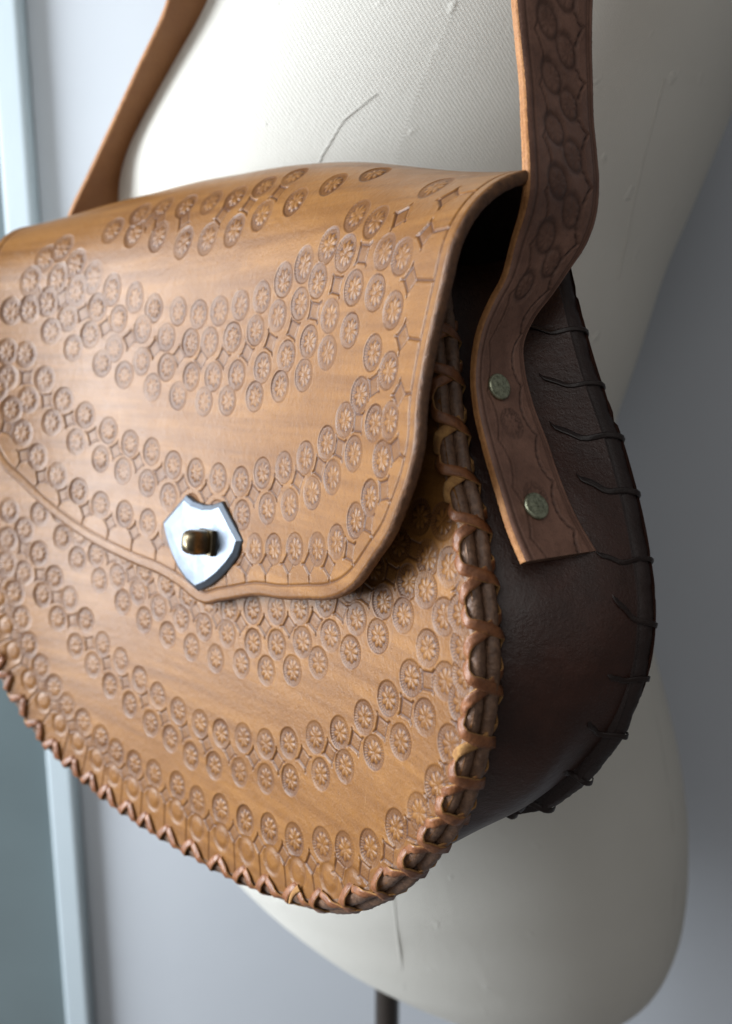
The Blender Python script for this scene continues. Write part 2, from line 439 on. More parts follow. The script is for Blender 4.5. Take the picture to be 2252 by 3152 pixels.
class Relief:
    def __init__(self, S, T):
        self.S, self.T = S, T
        self.H = np.zeros((len(T), len(S))); self.B = np.zeros((len(T), len(S))); self.K = np.zeros((len(T), len(S)))
    def win(self, s, t, r):
        j0, j1 = np.searchsorted(self.S, [s - r, s + r]); i0, i1 = np.searchsorted(self.T, [t - r, t + r])
        if j1 - j0 < 2 or i1 - i0 < 2: return None
        sl = (slice(i0, i1), slice(j0, j1))
        return sl, self.S[None, j0:j1] - s, self.T[i0:i1, None] - t
    def rosette(self, s, t, R=5.0, amp=1.0):
        w = self.win(s, t, R + 1.4)
        if w is None: return
        sl, x, y = w
        rot = rng.uniform(0, 6.28); tl = rng.uniform(-.32, .32, 2); amp *= rng.uniform(.45, .95)
        x = x * rng.uniform(.97, 1.03)
        r = np.hypot(x, y) / R; ph = np.arctan2(y, x) + rot
        n = 8
        psi = ((ph * n / (2 * np.pi)) % 1.0 - .5) * 2
        L = .66 * (1 - .34 * np.abs(psi)**2.6)
        pet = np.sqrt(np.clip(1 - np.abs(psi)**2.4, 0, 1)) * np.sqrt(np.clip((L - r) / .17, 0, 1)) * np.clip(.25 + r / .30, 0, 1)
        ring = sstep(r, .62, .68) * (1 - sstep(r, .95, 1.0))
        rid = np.cos(ph * 34)
        h = -.50 + .46 * pet + ring * (.12 * rid + .20 * (r - .6) / .4)
        h = h * (1 - sstep(r, .93, 1.01)) + np.where(r > .98, .04 * np.exp(-((r - 1.05) / .10)**2), 0)
        h = h * amp * (1 + tl[0] * x / R + tl[1] * y / R)
        b = ring * (.50 - .42 * rid) + (r < .66) * (.85 * (1 - np.clip(pet * 1.7, 0, 1)) + .06)
        b = np.maximum(b, .75 * np.exp(-((r - .97) / .035)**2)) * np.clip((.6 + .5 * amp) * (1 + 1.2 * (tl[0] * x + tl[1] * y) / R), .3, 1.3)
        k = 1 - sstep(r, 1.0, 1.04)
        self.H[sl] = self.H[sl] * (1 - k) + h * k + np.where(r >= 1, h * (1 - k), 0)
        self.B[sl] = np.maximum(self.B[sl] * (1 - k), b)
        self.K[sl] = np.maximum(self.K[sl], 1 - sstep(r, .93, 1.0))
    def line(self, p, q, w=.34, depth=.5, burn=.85):
        p, q = np.asarray(p, float), np.asarray(q, float)
        c = (p + q) / 2; L = np.linalg.norm(q - p) / 2
        wi = self.win(c[0], c[1], L + 1.6)
        if wi is None or L < 1e-6: return
        sl, x, y = wi
        d = (q - p) / (2 * L)
        u = x * d[0] + y * d[1]; v = -x * d[1] + y * d[0]
        dist = np.hypot(np.clip(np.abs(u) - L, 0, None), v)
        fr_ = 1 - .85 * self.K[sl]
        g = np.exp(-(dist / w)**2) * fr_
        lip = .05 * np.exp(-((dist - 2.3 * w) / (1.1 * w))**2) * fr_
        self.H[sl] = self.H[sl] * (1 - g) + g * np.minimum(-depth, self.H[sl]) + lip * (self.H[sl] > -.1)
        self.B[sl] = np.maximum(self.B[sl], burn * g)
    def dome(self, s, t, R=4.2):
        w = self.win(s, t, R * 1.5)
        if w is None: return
        sl, x, y = w
        r = np.hypot(x, y) / R
        h = -.34 * sstep(r, .45, 1.0) * (1 - sstep(r, 1.05, 1.4)) * (1 - self.K[sl])
        self.H[sl] = np.minimum(self.H[sl], h); self.B[sl] = np.maximum(self.B[sl], -h * .9)
    def square(self, s, t, ang, a=2.3, tails=(1, 1, 1, 1)):
        w = self.win(s, t, 5.2)
        if w is None: return
        sl, x, y = w
        c, sn = math.cos(ang), math.sin(ang)
        u = x * c + y * sn; v = -x * sn + y * c
        m = np.maximum(np.abs(u), np.abs(v))
        ins = (1 - sstep(m, a - .15, a + .05)) * (1 - self.K[sl])
        dots = np.cos(u * 2 * np.pi / 1.05) * np.cos(v * 2 * np.pi / .95)
        dots = np.where(np.maximum(np.abs(u), np.abs(v)) < a - .55, dots, -.4)
        amp = rng.uniform(.8, 1.1)
        self.H[sl] = self.H[sl] * (1 - ins) + ins * amp * (-.26 + .10 * dots)
        self.B[sl] = np.maximum(self.B[sl], ins * (.30 - .10 * dots))
        R = lambda uu, vv: (s + uu * c - vv * sn, t + uu * sn + vv * c)
        cor = [(a, a), (-a, a), (-a, -a), (a, -a)]
        for k in range(4):
            self.line(R(*cor[k]), R(*cor[(k + 1) % 4]), .32, .46 * amp, 1.15)
            if tails[k]:
                e = a + rng.uniform(.5, 1.05)
                self.line(R(*cor[k]), R(cor[k][0] / a * e, cor[k][1] / a * e), .32, .46 * amp, rng.uniform(.9, 1.3))

def axis_s(lo, hi):
    """grid columns: finer where the surface is near and sharp, coarser far left"""
    st = np.concatenate([np.arange(lo, -120, .50), np.arange(-120, -45, .40), np.arange(-45, hi, .29)])
    return st

def relief_mesh(name, R, D, P, N, mat, parent, edge_round=.9):
    S, T = R.S, R.T
    SS, TT = np.meshgrid(S, T)
    gs = np.gradient(D, S, axis=1); gt = np.gradient(D, T, axis=0)
    gl = np.maximum(np.hypot(gs, gt), 1e-6)
    mv = np.where(D < 0, D, 0)
    SS = SS - mv * gs / gl; TT = TT - mv * gt / gl
    step = .52
    ok = D > -step
    q = ok[:-1, :-1] & ok[1:, :-1] & ok[:-1, 1:] & ok[1:, 1:] & (np.maximum.reduce([D[:-1, :-1], D[1:, :-1], D[:-1, 1:], D[1:, 1:]]) > 0)
    F = gridfaces(len(T), len(S)).reshape(len(T) - 1, len(S) - 1, 4)[q]
    Hh = R.H - .45 * (1 - sstep(D, 0, edge_round))**2
    V = P(SS, TT) + N(SS, TT) * Hh[..., None]
    used = np.zeros(V.shape[0] * V.shape[1], bool); used[F.ravel()] = True
    idx = np.cumsum(used) - 1
    V = V.reshape(-1, 3)[used]; F = idx[F]
    uv = np.stack([SS.ravel()[used], TT.ravel()[used]], -1)
    return mesh(name, V, F, mat, parent, True, {'burnish': np.clip(R.B.ravel()[used], 0, 1)}, uv)

# ------------------------------------------------------------------ the handbag
bag = thing('handbag', 'tan tooled leather shoulder bag with laced edges hanging on the dress form', 'handbag',
            surf(np.array(SC), np.array(-178.), np.array(-24.)))

# flap
S = axis_s(-218, 60); T = np.concatenate([np.arange(-88, 96, .31), np.arange(96, 134, 1.2)])
RF = Relief(S, T)
D = sdf(FLAP_POLY, S, T)
ros_r = lambda s: float(np.interp(s, [-200, -60, 40], [5.9, 5.4, 5.15]))
def edge_near(poly, p):
    d = np.hypot(*(poly - p).T); i = d.argmin(); return poly[i], d[i]
# border: squares between neighbouring rosettes and plain cells out to the tooled edge line
B = FL['B']; post = []
for i in range(len(B) - 1):
    a, b = B[i], B[i + 1]
    if np.linalg.norm(b - a) > 22 or a[0] > SC + 22: continue
    c = (a + b) / 2
    e, dd = edge_near(FLAP_EDGE, c)
    if dd < 9: continue
    post.append((c + (e - c) / dd * min(6.0, dd - 7.0), e))
for p_ in [(752,1737),(817,1737),(883,1737),(950,1737),(1010,1743),(1074,1699),(1132,1610),(1180,1510),(1213,1388),(1227,1211),(1238,1040),(1260,862),(1307,718),(1382,605)]:
    c = inv_flap(*p_); e, dd = edge_near(FLAP_EDGE, c); post.append((c, e))
post.append((inv_flap(1232, 668), None))
for k in FL:
    for s_, t_ in FL[k]:
        if edge_near(FLAP_EDGE, np.array([s_, t_]))[1] > 6.5: RF.rosette(s_, t_, ros_r(s_))
for k in (('T2', 'T1'), ('M2', 'M3'), ('L1', 'L2')):
    for s_, t_, a_ in quads(FL[k[0]], FL[k[1]]): RF.square(s_, t_, a_)
for c, e in post:
    if e is None: RF.square(c[0], c[1], .35); continue
    o = (e - c) / np.linalg.norm(e - c)
    RF.square(c[0], c[1], math.atan2(o[1], o[0]) + math.pi / 4)
    RF.line(c + o * 3.0, e - o * 3.6, .34, .45, .95)
# tooled line along the edge
g = np.exp(-((D - 4.1) / .36)**2)
RF.H = np.minimum(RF.H, -.50 * g + RF.H * (1 - g)); RF.B = np.maximum(RF.B * (1 - sstep(4.4 - D, 0, .5)), .75 * g)
RF.H = np.where(D < 4.0, np.maximum(RF.H, -.5 * g), RF.H)
RF.B = np.maximum(RF.B, .32 * (1 - sstep(D, .2, 2.6)))
flap = relief_mesh('flap', RF, D, flapP, flapN, M_FLAP, bag)

def band(name, path, P, N, prof, mat, parent, closed_caps=False, jitter=.0, scale=None):
    """sweep a profile [(outward, normal)] along an open sheet path"""
    tan = nrm(np.gradient(path, axis=0)); out = np.stack([tan[:, 1], -tan[:, 0]], -1)
    rows = []
    for k, (o, n) in enumerate(prof):
        f = 1.0 if scale is None else scale
        p = path + out * (np.atleast_1d(o * f) if np.ndim(o * f) == 0 else (o * f))[:, None] if not np.isscalar(o * f) else path + out * (o * f)
        v = P(p[:, 0], p[:, 1]) + N(p[:, 0], p[:, 1]) * n
        if jitter: v = v + rng.normal(0, jitter, v.shape)
        rows.append(v)
    V = np.stack(rows, 1)
    return mesh(name, V.reshape(-1, 3), gridfaces(len(path), len(prof)), mat, parent)

pe = FLAP_EDGE[::2]
TH = 3.3
band('flap_edge', pe, flapP, flapN, [(-.25, -.22), (.15, -.50), (.38, -1.0), (.45, -1.7), (.38, -2.5), (.1, -3.0), (-.4, -TH)], M_EDGE, flap, jitter=.05)
# underside
S2 = np.arange(-218, 60, 2.); T2 = np.arange(-88, 135, 2.)
D2 = sdf(FLAP_POLY, S2, T2)
R2 = Relief(S2, T2)
def relief_coarse(name, S2, T2, D2, P, N, n, mat, parent):
    SS, TT = np.meshgrid(S2, T2)
    gs = np.gradient(D2, S2, axis=1); gt = np.gradient(D2, T2, axis=0); gl = np.maximum(np.hypot(gs, gt), 1e-6)
    mv = np.where(D2 < .3, D2 - .3, 0); SS = SS - mv * gs / gl; TT = TT - mv * gt / gl
    ok = D2 > -2.9
    q = ok[:-1, :-1] & ok[1:, :-1] & ok[:-1, 1:] & ok[1:, 1:] & (np.maximum.reduce([D2[:-1, :-1], D2[1:, :-1], D2[:-1, 1:], D2[1:, 1:]]) > 0)
    F = gridfaces(len(T2), len(S2)).reshape(len(T2) - 1, len(S2) - 1, 4)[q]
    V = (P(SS, TT) + N(SS, TT) * n).reshape(-1, 3)
    used = np.zeros(len(V), bool); used[F.ravel()] = True
    return mesh(name, V[used], (np.cumsum(used) - 1)[F], mat, parent)
relief_coarse('flap_lining', S2, T2, D2, flapP, flapN, -TH, M_LIN, flap)

# front panel
panP = lambda s, t: surf(s, t, 0.)
panNn = lambda s, t: panN(s, t)
S = axis_s(-234, 78); T = np.concatenate([np.arange(-190, 12, .32), np.arange(12, 39, 1.0)])
RP = Relief(S, T)
D = sdf(PAN_OUT, S, T)
for k in PL:
    for s_, t_ in PL[k]: RP.rosette(s_, t_, ros_r(s_) * (1.05 if k == 'E' else 1.0))
for s_, t_ in PL['E']:
    e, dd = edge_near(PAN_OUT, np.array([s_, t_]))
    if dd > 12: c = np.array([s_, t_]) + (e - np.array([s_, t_])) / dd * 10.2; RP.dome(c[0], c[1])
for k in (('D', 'C'), ('A2', 'B2')):
    for s_, t_, a_ in quads(PL[k[0]], PL[k[1]]): RP.square(s_, t_, a_)
E_ = PL['E']
for i in range(len(E_) - 1):
    a, b = E_[i], E_[i + 1]
    if np.linalg.norm(b - a) > 22: continue
    c = (a + b) / 2
    e, dd = edge_near(PAN_OUT, c); o = (e - c) / max(dd, 1e-6)
    sq = c + o * min(6.8, max(dd - 6, 3))
    RP.square(sq[0], sq[1], math.atan2(o[1], o[0]) + math.pi / 4)
    RP.line(sq + o * 3.0, e - o * 2.0, .34, .45, .9)
RP.B = np.maximum(RP.B, .25 * (1 - sstep(D, 3, 9)))
panel = relief_mesh('front_panel', RP, D, panP, panNn, M_FLAP, bag, edge_round=1.6)

# ---- rim: edges of the front panel and of the side strip, laced together
def rim_frame(out):
    tan = nrm(np.gradient(out, axis=0)); o = np.stack([tan[:, 1], -tan[:, 0]], -1)
    L = np.concatenate([[0], np.cumsum(np.linalg.norm(np.diff(out, axis=0), axis=1))])
    return L, o
LP, OP = rim_frame(PAN_OUT)
LB, OB = rim_frame(BACK_OUT)
def rimpt(u, d, off, out, L, O):
    s = np.interp(u, L, out[:, 0]); z = np.interp(u, L, out[:, 1])
    os_ = np.interp(u, L, O[:, 0]); oz = np.interp(u, L, O[:, 1])
    d = d + np.clip(-off, 0, 9) * .66 * np.clip(-oz, 0, 1)**1.5     # the seam flares outward along the bottom
    return surf(s + os_ * d, z + oz * d, off + 0 * s)

holes_px = [(53,2061),(86,2133),(136,2210),(180,2260),(235,2313),(288,2357),(338,2401),(404,2443),(454,2482),(521,2518),(595,2559),(676,2598),(753,2634),(820,2670),(909,2700),(986,2724),(1082,2719),(1185,2683),(1261,2619),(1322,2550),(1375,2455),(1412,2345),(1440,2204),(1455,2030),(1440,1865),(1420,1700),(1397,1545),(1372,1390),(1352,1225),(1340,1085),(1325,960)]
hu = []
for p in holes_px:
    q = inv_panel(*p); d = np.hypot(*(PAN_OUT - q).T); hu.append(LP[d.argmin()])
hu = list(np.sort(np.array(hu)))
Ltot = LP[-1]
mu = [Ltot - u for u in hu if Ltot - u < hu[0] - 9]
hu = np.sort(np.array(mu + hu))
hu = hu[np.concatenate([[True], np.diff(hu) > 6])]
print('holes', len(hu), np.round(np.diff(hu), 1))

def edge_strip(name, offc, wid, out, L, O, holes, mat, parent, dd=0.):
    u = np.arange(L[0] + .5, L[-1] - .5, 1.1)
    # bulges between the stitches, pinched under each crossing
    ph = np.interp(u, holes, np.arange(len(holes)))
    k = .35 + .65 * np.abs(np.cos(np.pi * ph))**.7
    rows = []
    for j, an in enumerate(np.linspace(-1.75, 1.75, 9)):
        d = dd - 1.2 + (1.3 + .9 * k) * (np.cos(an) - .25) + rng.normal(0, .10, len(u))
        of = offc + wid * .5 * np.sin(an) * (.86 + .14 * k)
        rows.append(rimpt(u, d, of, out, L, O))
    V = np.stack(rows, 1)
    return mesh(name, V.reshape(-1, 3), gridfaces(len(u), len(rows)), mat, parent)
edge_strip('panel_edge', -1.9, 4.3, PAN_OUT, LP, OP, hu, M_RIM, panel)

# ---- side strip (gusset)
u = np.linspace(2, LP[-1] - 2, 420); fr = u / LP[-1]
nb = 26
bb = np.linspace(0, 1, nb)
Vg = np.zeros((len(u), nb, 3))
for k, w in enumerate(bb):
    off = -8.0 - 35.9 * w
    sF = np.stack([np.interp(u, LP, PAN_OUT[:, 0]), np.interp(u, LP, PAN_OUT[:, 1])], -1)
    sB = np.stack([np.interp(fr, LB / LB[-1], BACK_OUT[:, 0]), np.interp(fr, LB / LB[-1], BACK_OUT[:, 1])], -1)
    oF = np.stack([np.interp(u, LP, OP[:, 0]), np.interp(u, LP, OP[:, 1])], -1)
    topness = np.clip((sF[:, 1] + 60) / 80, 0, 1)[:, None]
    wob = (.5 * np.sin(u / 17.) * np.sin(w * 9) + .35 * np.sin(u / 7.3 + w * 5))[:, None] * 1.0
    inset = -5.0 * (1 - w) - 1.2 * w + 3.4 * math.sin(math.pi * w) * (1 - topness) - 7.0 * math.sin(math.pi * w) * topness + wob * math.sin(math.pi * w)
    p = sF * (1 - w) + sB * w + oF * inset
    Vg[:, k] = surf(p[:, 0], p[:, 1], off)
gus = mesh('gusset', Vg.reshape(-1, 3), gridfaces(len(u), nb), M_GUS, bag)
edge_strip('gusset_edge', -6.0, 4.0, PAN_OUT, LP, OP, hu, M_RIM, gus, .8)
# flange behind the front edge
rows = [rimpt(u, 0., -8.0, PAN_OUT, LP, OP), Vg[:, 0]]
V = np.stack(rows, 1); mesh('front_flange', V.reshape(-1, 3), gridfaces(len(u), 2), M_GUS, gus)
# back flange, edge and back panel
hb = np.arange(6, LB[-1] - 4, 17.)
uB = fr * LB[-1]
rows = [Vg[:, -1], rimpt(uB, -1.0, -44.4, BACK_OUT, LB, OB)]
V = np.stack(rows, 1); mesh('back_flange', V.reshape(-1, 3), gridfaces(len(u), 2), M_RIM_SHADE, gus)
S3 = np.arange(-234, 80, 3.); T3 = np.arange(-163, 42, 3.)
D3 = sdf(BACK_OUT, S3, T3)
back = relief_coarse('back_panel', S3, T3, D3, lambda s, t: surf(s, t, -50.0), panNn, 0., M_GUS, bag)
edge_strip('back_panel_edge', -47.6, 6.6, BACK_OUT, LB, OB, hb, M_RIM_SHADE, back, -.8)

# ---- lacing
def ribbon(name, path, nor, w, th, mats, parent):
    path = np.asarray(path); tan = nrm(np.gradient(path, axis=0))
    nor = nrm(nor - tan * (nor * tan).sum(-1, keepdims=True)); wd = np.cross(tan, nor)
    wv = (w if np.ndim(w) else np.full(len(path), w))[:, None]
    V = np.stack([path + wd * wv / 2 - nor * th * .5, path + wd * wv * .47 + nor * th * .3, path + wd * wv * .2 + nor * th * .42,
                  path - wd * wv * .2 + nor * th * .42, path - wd * wv * .47 + nor * th * .3, path - wd * wv / 2 - nor * th * .5], 1)
    n, k = V.shape[:2]
    F = gridfaces(n, k, closed=True)
    mi = np.zeros(len(F), int)
    seg = np.arange((n - 1) * (k - 1)) % (k - 1)
    mi[:(n - 1) * (k - 1)] = np.where((seg == 0) | (seg == k - 2), 1, 0)
    mi[(n - 1) * (k - 1):] = 1
    return mesh(name, V.reshape(-1, 3), F, mats, parent, True, None, None, mi)

def lace_leg(u0, u1, out, L, O, offF, offB, top, w, parent, depth=6.0, mats=None):
    """one leg of a cross: hole on the front, over the edges, hole on the far side"""
    kf = np.array([0, .06, .18, .30, .40, .50, .60, .70, .82, .94, 1.0])
    lift = .55 if top else 0.0
    d = np.array([-depth, -depth + .8, -depth * .62, -depth * .22, .25 + lift * .7, .75 + lift, .25 + lift * .7, -depth * .22, -depth * .62, -depth + .8, -depth])
    mid = (offF + offB) / 2; hw = (offF - offB) / 2
    of = np.array([offF - .9, offF + .7, offF + .85 + lift * .4, offF + .95 + lift * .5, mid + hw * .72, mid, mid - hw * .72, offB - 1.1 - lift * .4, offB - 1.2 - lift * .4, offB - .7, offB + .9])
    uu = u0 + (u1 - u0) * kf + rng.normal(0, .12, len(kf))
    d = d + rng.normal(0, .10, len(d))
    t = np.linspace(0, 10, 19)
    uu, d, of = [spline(np.stack([np.arange(11.) * 1.0, v], -1), 200)[:, :] for v in (uu, d, of)]
    f = lambda A: np.interp(t, A[:, 0], A[:, 1])
    uu, d, of = f(uu), f(d), f(of)
    uu = np.clip(uu, L[0] + .3, L[-1] - .3)
    P_ = rimpt(uu, d, of, out, L, O)
    C_ = rimpt(uu, np.minimum(d, -2.2) * 0 - 3.2, np.full(len(uu), mid), out, L, O)
    C_ = rimpt(uu, np.clip(d, -9, -2.4), np.full(len(uu), mid) + np.clip(of - mid, -hw * .3, hw * .3), out, L, O)
    ww = w * (1 - .18 * np.cos(np.linspace(0, 2 * np.pi, len(t)))) * rng.uniform(.92, 1.08)
    return ribbon('lace_stitch', P_, nrm(P_ - C_), ww, .6, mats or [M_LACE, M_RAW], parent)
def near_u(px, py):
    return LP[np.hypot(*(PAN_OUT - inv_panel(px, py)).T).argmin()]
RAWU = [near_u(1385, 1440), near_u(1415, 1600), near_u(1412, 2345)]
for i in range(len(hu) - 1):
    fx = np.interp(hu[i], LP, PAN_OUT[:, 0]); dp = float(np.interp(fx, [-150, 0, 45], [7.4, 5.4, 3.2]))
    raw = [M_RAW, M_RAW] if min(abs(hu[i] - r_) for r_ in RAWU) < 5.5 else None
    lace_leg(hu[i], hu[i + 1], PAN_OUT, LP, OP, 0.2, -8.0, False, 2.5 if fx > -20 else 2.9, bag, depth=dp, mats=raw)
    lace_leg(hu[i + 1], hu[i], PAN_OUT, LP, OP, 0.2, -8.0, True, 2.7 if fx > -20 else 3.1, bag, depth=dp)
for i in range(len(hb) - 1):
    if hb[i] < LB[-1] * .42: continue
    w_ = np.array([.82, .83, .90, .96]) - rng.uniform(0, .09)
    u0 = hb[i] + rng.normal(0, 1.2); du = rng.uniform(7, 13)
    path = []
    for k_, w in enumerate(w_):                      # over the side strip, a hair above its surface
        j = (u0 + du * (1 - k_ / 4.5)) / LB[-1] * (len(u) - 1); j0 = int(np.clip(j, 1, len(u) - 3)); c = w * (nb - 1); c0 = int(c)
        A0 = Vg[j0, c0]; n_ = nrm(np.cross(Vg[j0 + 1, c0] - A0, Vg[j0, c0 + 1] - A0)); 
        o_ = Vg[j0, c0] - surf(np.array(SC), np.array(-70.), np.array(-24.)); n_ = n_ * np.sign(n_ @ o_)
        B0 = Vg[j0] * (1 - (j - j0)) + Vg[j0 + 1] * (j - j0)
        path.append(B0[c0] * (1 - (c - c0)) + B0[c0 + 1] * (c - c0) + n_ * (-.9 if k_ == 0 else .35))
    for uu, d_, of in ((u0 + du * .10, .0, -46.), (u0, .2, -49.5), (u0 - 1, -1.5, -51.6), (u0 - 1.5, -4, -51.0)):
        path.append(rimpt(np.array([uu]).clip(1, LB[-1] - 1), np.array([d_]), np.array([of]), BACK_OUT, LB, OB)[0])
    P_ = spline(np.array(path), 17)
    ctr_ = surf(np.full(17, SC), P_[:, 2] * .6 - 28, np.full(17, -44.))
    ribbon('lace_stitch', P_, nrm(P_ - ctr_), np.full(17, rng.uniform(1.3, 1.8)), .25, [M_LACE_SHADE, M_LACE_SHADE], bag)

# loose frayed tips of the lacing
def frayed(px, py, off, dirs, parent):
    q = inv_panel(px, py); P0 = surf(q[0], q[1], off)
    n = panN(q[0], q[1])
    path = np.array([P0 + np.array(d) for d in dirs]); path = spline(path, 9)
    ribbon('lace_tip', path, np.tile(n, (9, 1)), np.linspace(2.2, .9, 9), .9, [M_RAW, M_RAW], parent)
frayed(915, 2740, 1.6, [(2.0, -1.0, 2.2), (.6, -.7, .8), (-.6, -.6, -1.2), (-1.2, -.6, -3.6)], bag)

# ---- clasp: shield plate with a turning knob
cq = inv_flap(612, 1672)
cP = flapP(cq[0], cq[1]); cN = flapN(cq[0], cq[1])
cT = nrm(flapP(cq[0] + 1, cq[1]) - flapP(cq[0] - 1, cq[1])); cU = np.cross(cN, cT)
def on_plane(px, py, h):
    d = ray(px, py); k = ((cP + cN * h) @ cN) / (d @ cN); v = d * k - (cP + cN * h)
    return np.array([v @ cT, v @ cU])
pl_px = [(567,1523),(590,1542),(624,1554),(650,1553),(678,1543),(742,1664),(727,1711),(703,1745),(672,1778),(640,1803),(603,1820),(572,1792),(545,1753),(524,1708),(508,1661),(496,1606)]
ol = np.array([on_plane(x, y, 2.2) for x, y in pl_px])
ctr = ol.mean(0)
def ring2(scale_in, h):
    # inset along bisectors
    n = len(ol); out = []
    for i in range(n):
        a, b, c = ol[i - 1], ol[i], ol[(i + 1) % n]
        e1 = (b - a) / np.linalg.norm(b - a); e2 = (c - b) / np.linalg.norm(c - b)
        n1 = np.array([e1[1], -e1[0]]); n2 = np.array([e2[1], -e2[0]])
        m = n1 + n2; m /= np.linalg.norm(m); k = 1 / max(.5, m @ n1)
        if m @ (ctr - b) < 0 and False: m = -m
        out.append(b + m * scale_in * k)
    r = np.array(out)
    return cP + r[:, :1] * cT + r[:, 1:] * cU + cN * h
sgn = 1.0
a_, b_, c_ = ol[-1], ol[0], ol[1]
area2 = sum(ol[i - 1][0] * ol[i][1] - ol[i][0] * ol[i - 1][1] for i in range(len(ol)))
sgn = -1.0 if area2 > 0 else 1.0
levels = [(0, .1), (-.0, 1.3), (.35, 1.75), (1.9, 2.75), (2.2, 2.85), (6.5, 3.05)]
Vp = np.stack([ring2(sgn * i_, h_) for i_, h_ in levels])
n = len(ol)
F = [list(f) for f in gridfaces(len(levels), n, closed=True)]
V = np.concatenate([Vp.reshape(-1, 3), [cP + cN * 3.1 + ctr[0] * cT + ctr[1] * cU]])
base = (len(levels) - 1) * n
F += [[base + i, base + (i + 1) % n, len(V) - 1] for i in range(n)]
plate = mesh('clasp_plate', V, F, M_STEEL, bag, False)
plate['label'] = 'worn silver shield-shaped clasp plate on the flap'
me = plate.data
def lathe(name, prof, org, ax, mat, parent, seg=28, smooth=True, sx=1.0, up=None, sq=2.0):
    ax = nrm(np.asarray(ax, float)); h = np.array([0, 0, 1.]) if up is None else np.asarray(up, float)
    e1 = nrm(np.cross(h, ax)) if abs(ax @ h) < .95 else np.array([1., 0, 0]); e2 = np.cross(ax, e1)
    an = np.linspace(0, 2 * np.pi, seg, endpoint=False)
    rs = (np.abs(np.cos(an))**sq + np.abs(np.sin(an))**sq)**(-1 / sq)      # sq > 2: rounded square section
    V = np.stack([np.asarray(org) + ax * z + r * rs[:, None] * (np.cos(an)[:, None] * e1 * sx + np.sin(an)[:, None] * e2) for r, z in prof])
    F = [list(f) for f in gridfaces(len(prof), seg, closed=True)]
    F.append(list(range(seg))[::-1]); F.append([(len(prof) - 1) * seg + i for i in range(seg)])
    return mesh(name, V.reshape(-1, 3), F, mat, parent, smooth)
kc = on_plane(640, 1668, 3.0)
kP = cP + kc[0] * cT + kc[1] * cU + cN * 3.0
# slotted boss under the knob
def box(name, c, ex, ey, ez, hx, hy, hz, mat, parent, bev=.3):
    V = []
    for z, k in ((-hz, 0), (hz - bev, 0), (hz, bev)):
        for x, y in ((-1, -1), (1, -1), (1, 1), (-1, 1)):
            V.append(c + ex * x * (hx - k) + ey * y * (hy - k) + ez * z)
    F = [[0, 3, 2, 1], [8, 9, 10, 11]]
    for l in (0, 4):
        for i in range(4): F.append([l + i, l + (i + 1) % 4, l + 4 + (i + 1) % 4, l + 4 + i])
    return mesh(name, np.array(V), F, mat, parent, False)
box('knob_post', kP + cT * .6 + cN * .9, cT, cU, cN, 4.0, 4.6, 1.1, M_BRASS, plate)
lathe('turn_knob', [(.6, 1.6), (4.2, 1.7), (4.4, 2.3), (4.4, 6.4), (4.1, 7.8), (3.4, 9.0), (2.4, 9.7), (1.2, 10.0), (.3, 10.1)], kP - cT * .4, cN, M_BRASS, plate, seg=40, sq=4.0, sx=.85)

# ---- shoulder strap: front and rear edge paths in space, out of frame it runs over the form's shoulder
sl_px = [(1622,1727),(1581,1629),(1540,1495),(1505,1377),(1476,1250),(1468,1160),(1473,1096),(1492,1009),(1526,928),(1562,859),(1594,742),(1622,655),(1637,575),(1635,480),(1628,369),(1621,246),(1608,123),(1596,0)]
sr_px = [(1839,1694),(1781,1594),(1728,1471),(1690,1360),(1643,1235),(1619,1130),(1616,1062),(1650,980),(1703,910),(1755,835),(1815,740),(1842,655),(1849,560),(1843,475),(1832,360),(1829,246),(1826,123),(1829,0)]
_gv = Vg[210:, 2:-2]; _gq = proj(_gv)
def gusset_depth(px, py):
    """depth of the side strip seen at this pixel"""
    d = np.hypot(_gq[..., 0] - px, _gq[..., 1] - py); d = np.where(d > d.min() + 25, 1e9, d)
    return float((_gv[..., 1] * np.exp(-d / 8)).sum() / np.exp(-d / 8).sum())
_m = FLAP_EDGE[:, 0] > 0
_EP = flapP(FLAP_EDGE[_m, 0] + .5, FLAP_EDGE[_m, 1]); _EP = _EP[FLAP_EDGE[_m, 1] > 45]; _EQ = proj(_EP)
yl, yr = [], []
for (xl, y1), (xr_, y2) in zip(sl_px, sr_px):
    k = float(np.clip((1250 - y1) / 800, 0, 1)); k = k * k * (3 - 2 * k)
    gl = gusset_depth(xl, max(y1, 1230)) - 4.5; gr = gusset_depth(xr_, max(y2, 1230)) - 3.0
    gl = min(gl, gr - 11.5); gr = min(gr, gl + 13)
    vl, vr = gl * (1 - k) + 216 * k, gr * (1 - k) + 230 * k
    if y1 < 1000:                                    # hangs clear of the flap's rolled end
        for X_, Y_, v_ in ((xl, y1, 0), (xr_, y2, 1)):
            m_ = (np.abs(_EQ[:, 0] - X_) < 45) & (np.abs(_EQ[:, 1] - Y_) < 70)
            if m_.any():
                if v_ == 0: vl = min(vl, _EP[m_, 1].min() - 6)
                else: vr = min(vr, _EP[m_, 1].min() - 6)
    yl.append(vl); yr.append(vr)
print('strap depth', np.round(yl), np.round(yr))
_ker = np.array([.25, .5, .25])
for _ in range(3):
    yl = np.convolve(np.pad(yl, 1, mode='edge'), _ker, 'valid'); yr = np.convolve(np.pad(yr, 1, mode='edge'), _ker, 'valid')
Lw = [at_y(x, y, Y) for (x, y), Y in zip(sl_px, yl)]
Rw = [at_y(x, y, Y) for (x, y), Y in zip(sr_px, yr)]
ll_px = [(510,0),(420,200),(330,395),(262,540),(205,665),(185,740)]
lr_px = [(668,0),(575,190),(470,375),(405,500),(372,612),(362,700)]
lyl = [385, 387, 389, 390, 390, 390]; lyr = [402, 405, 408, 410, 410, 410]
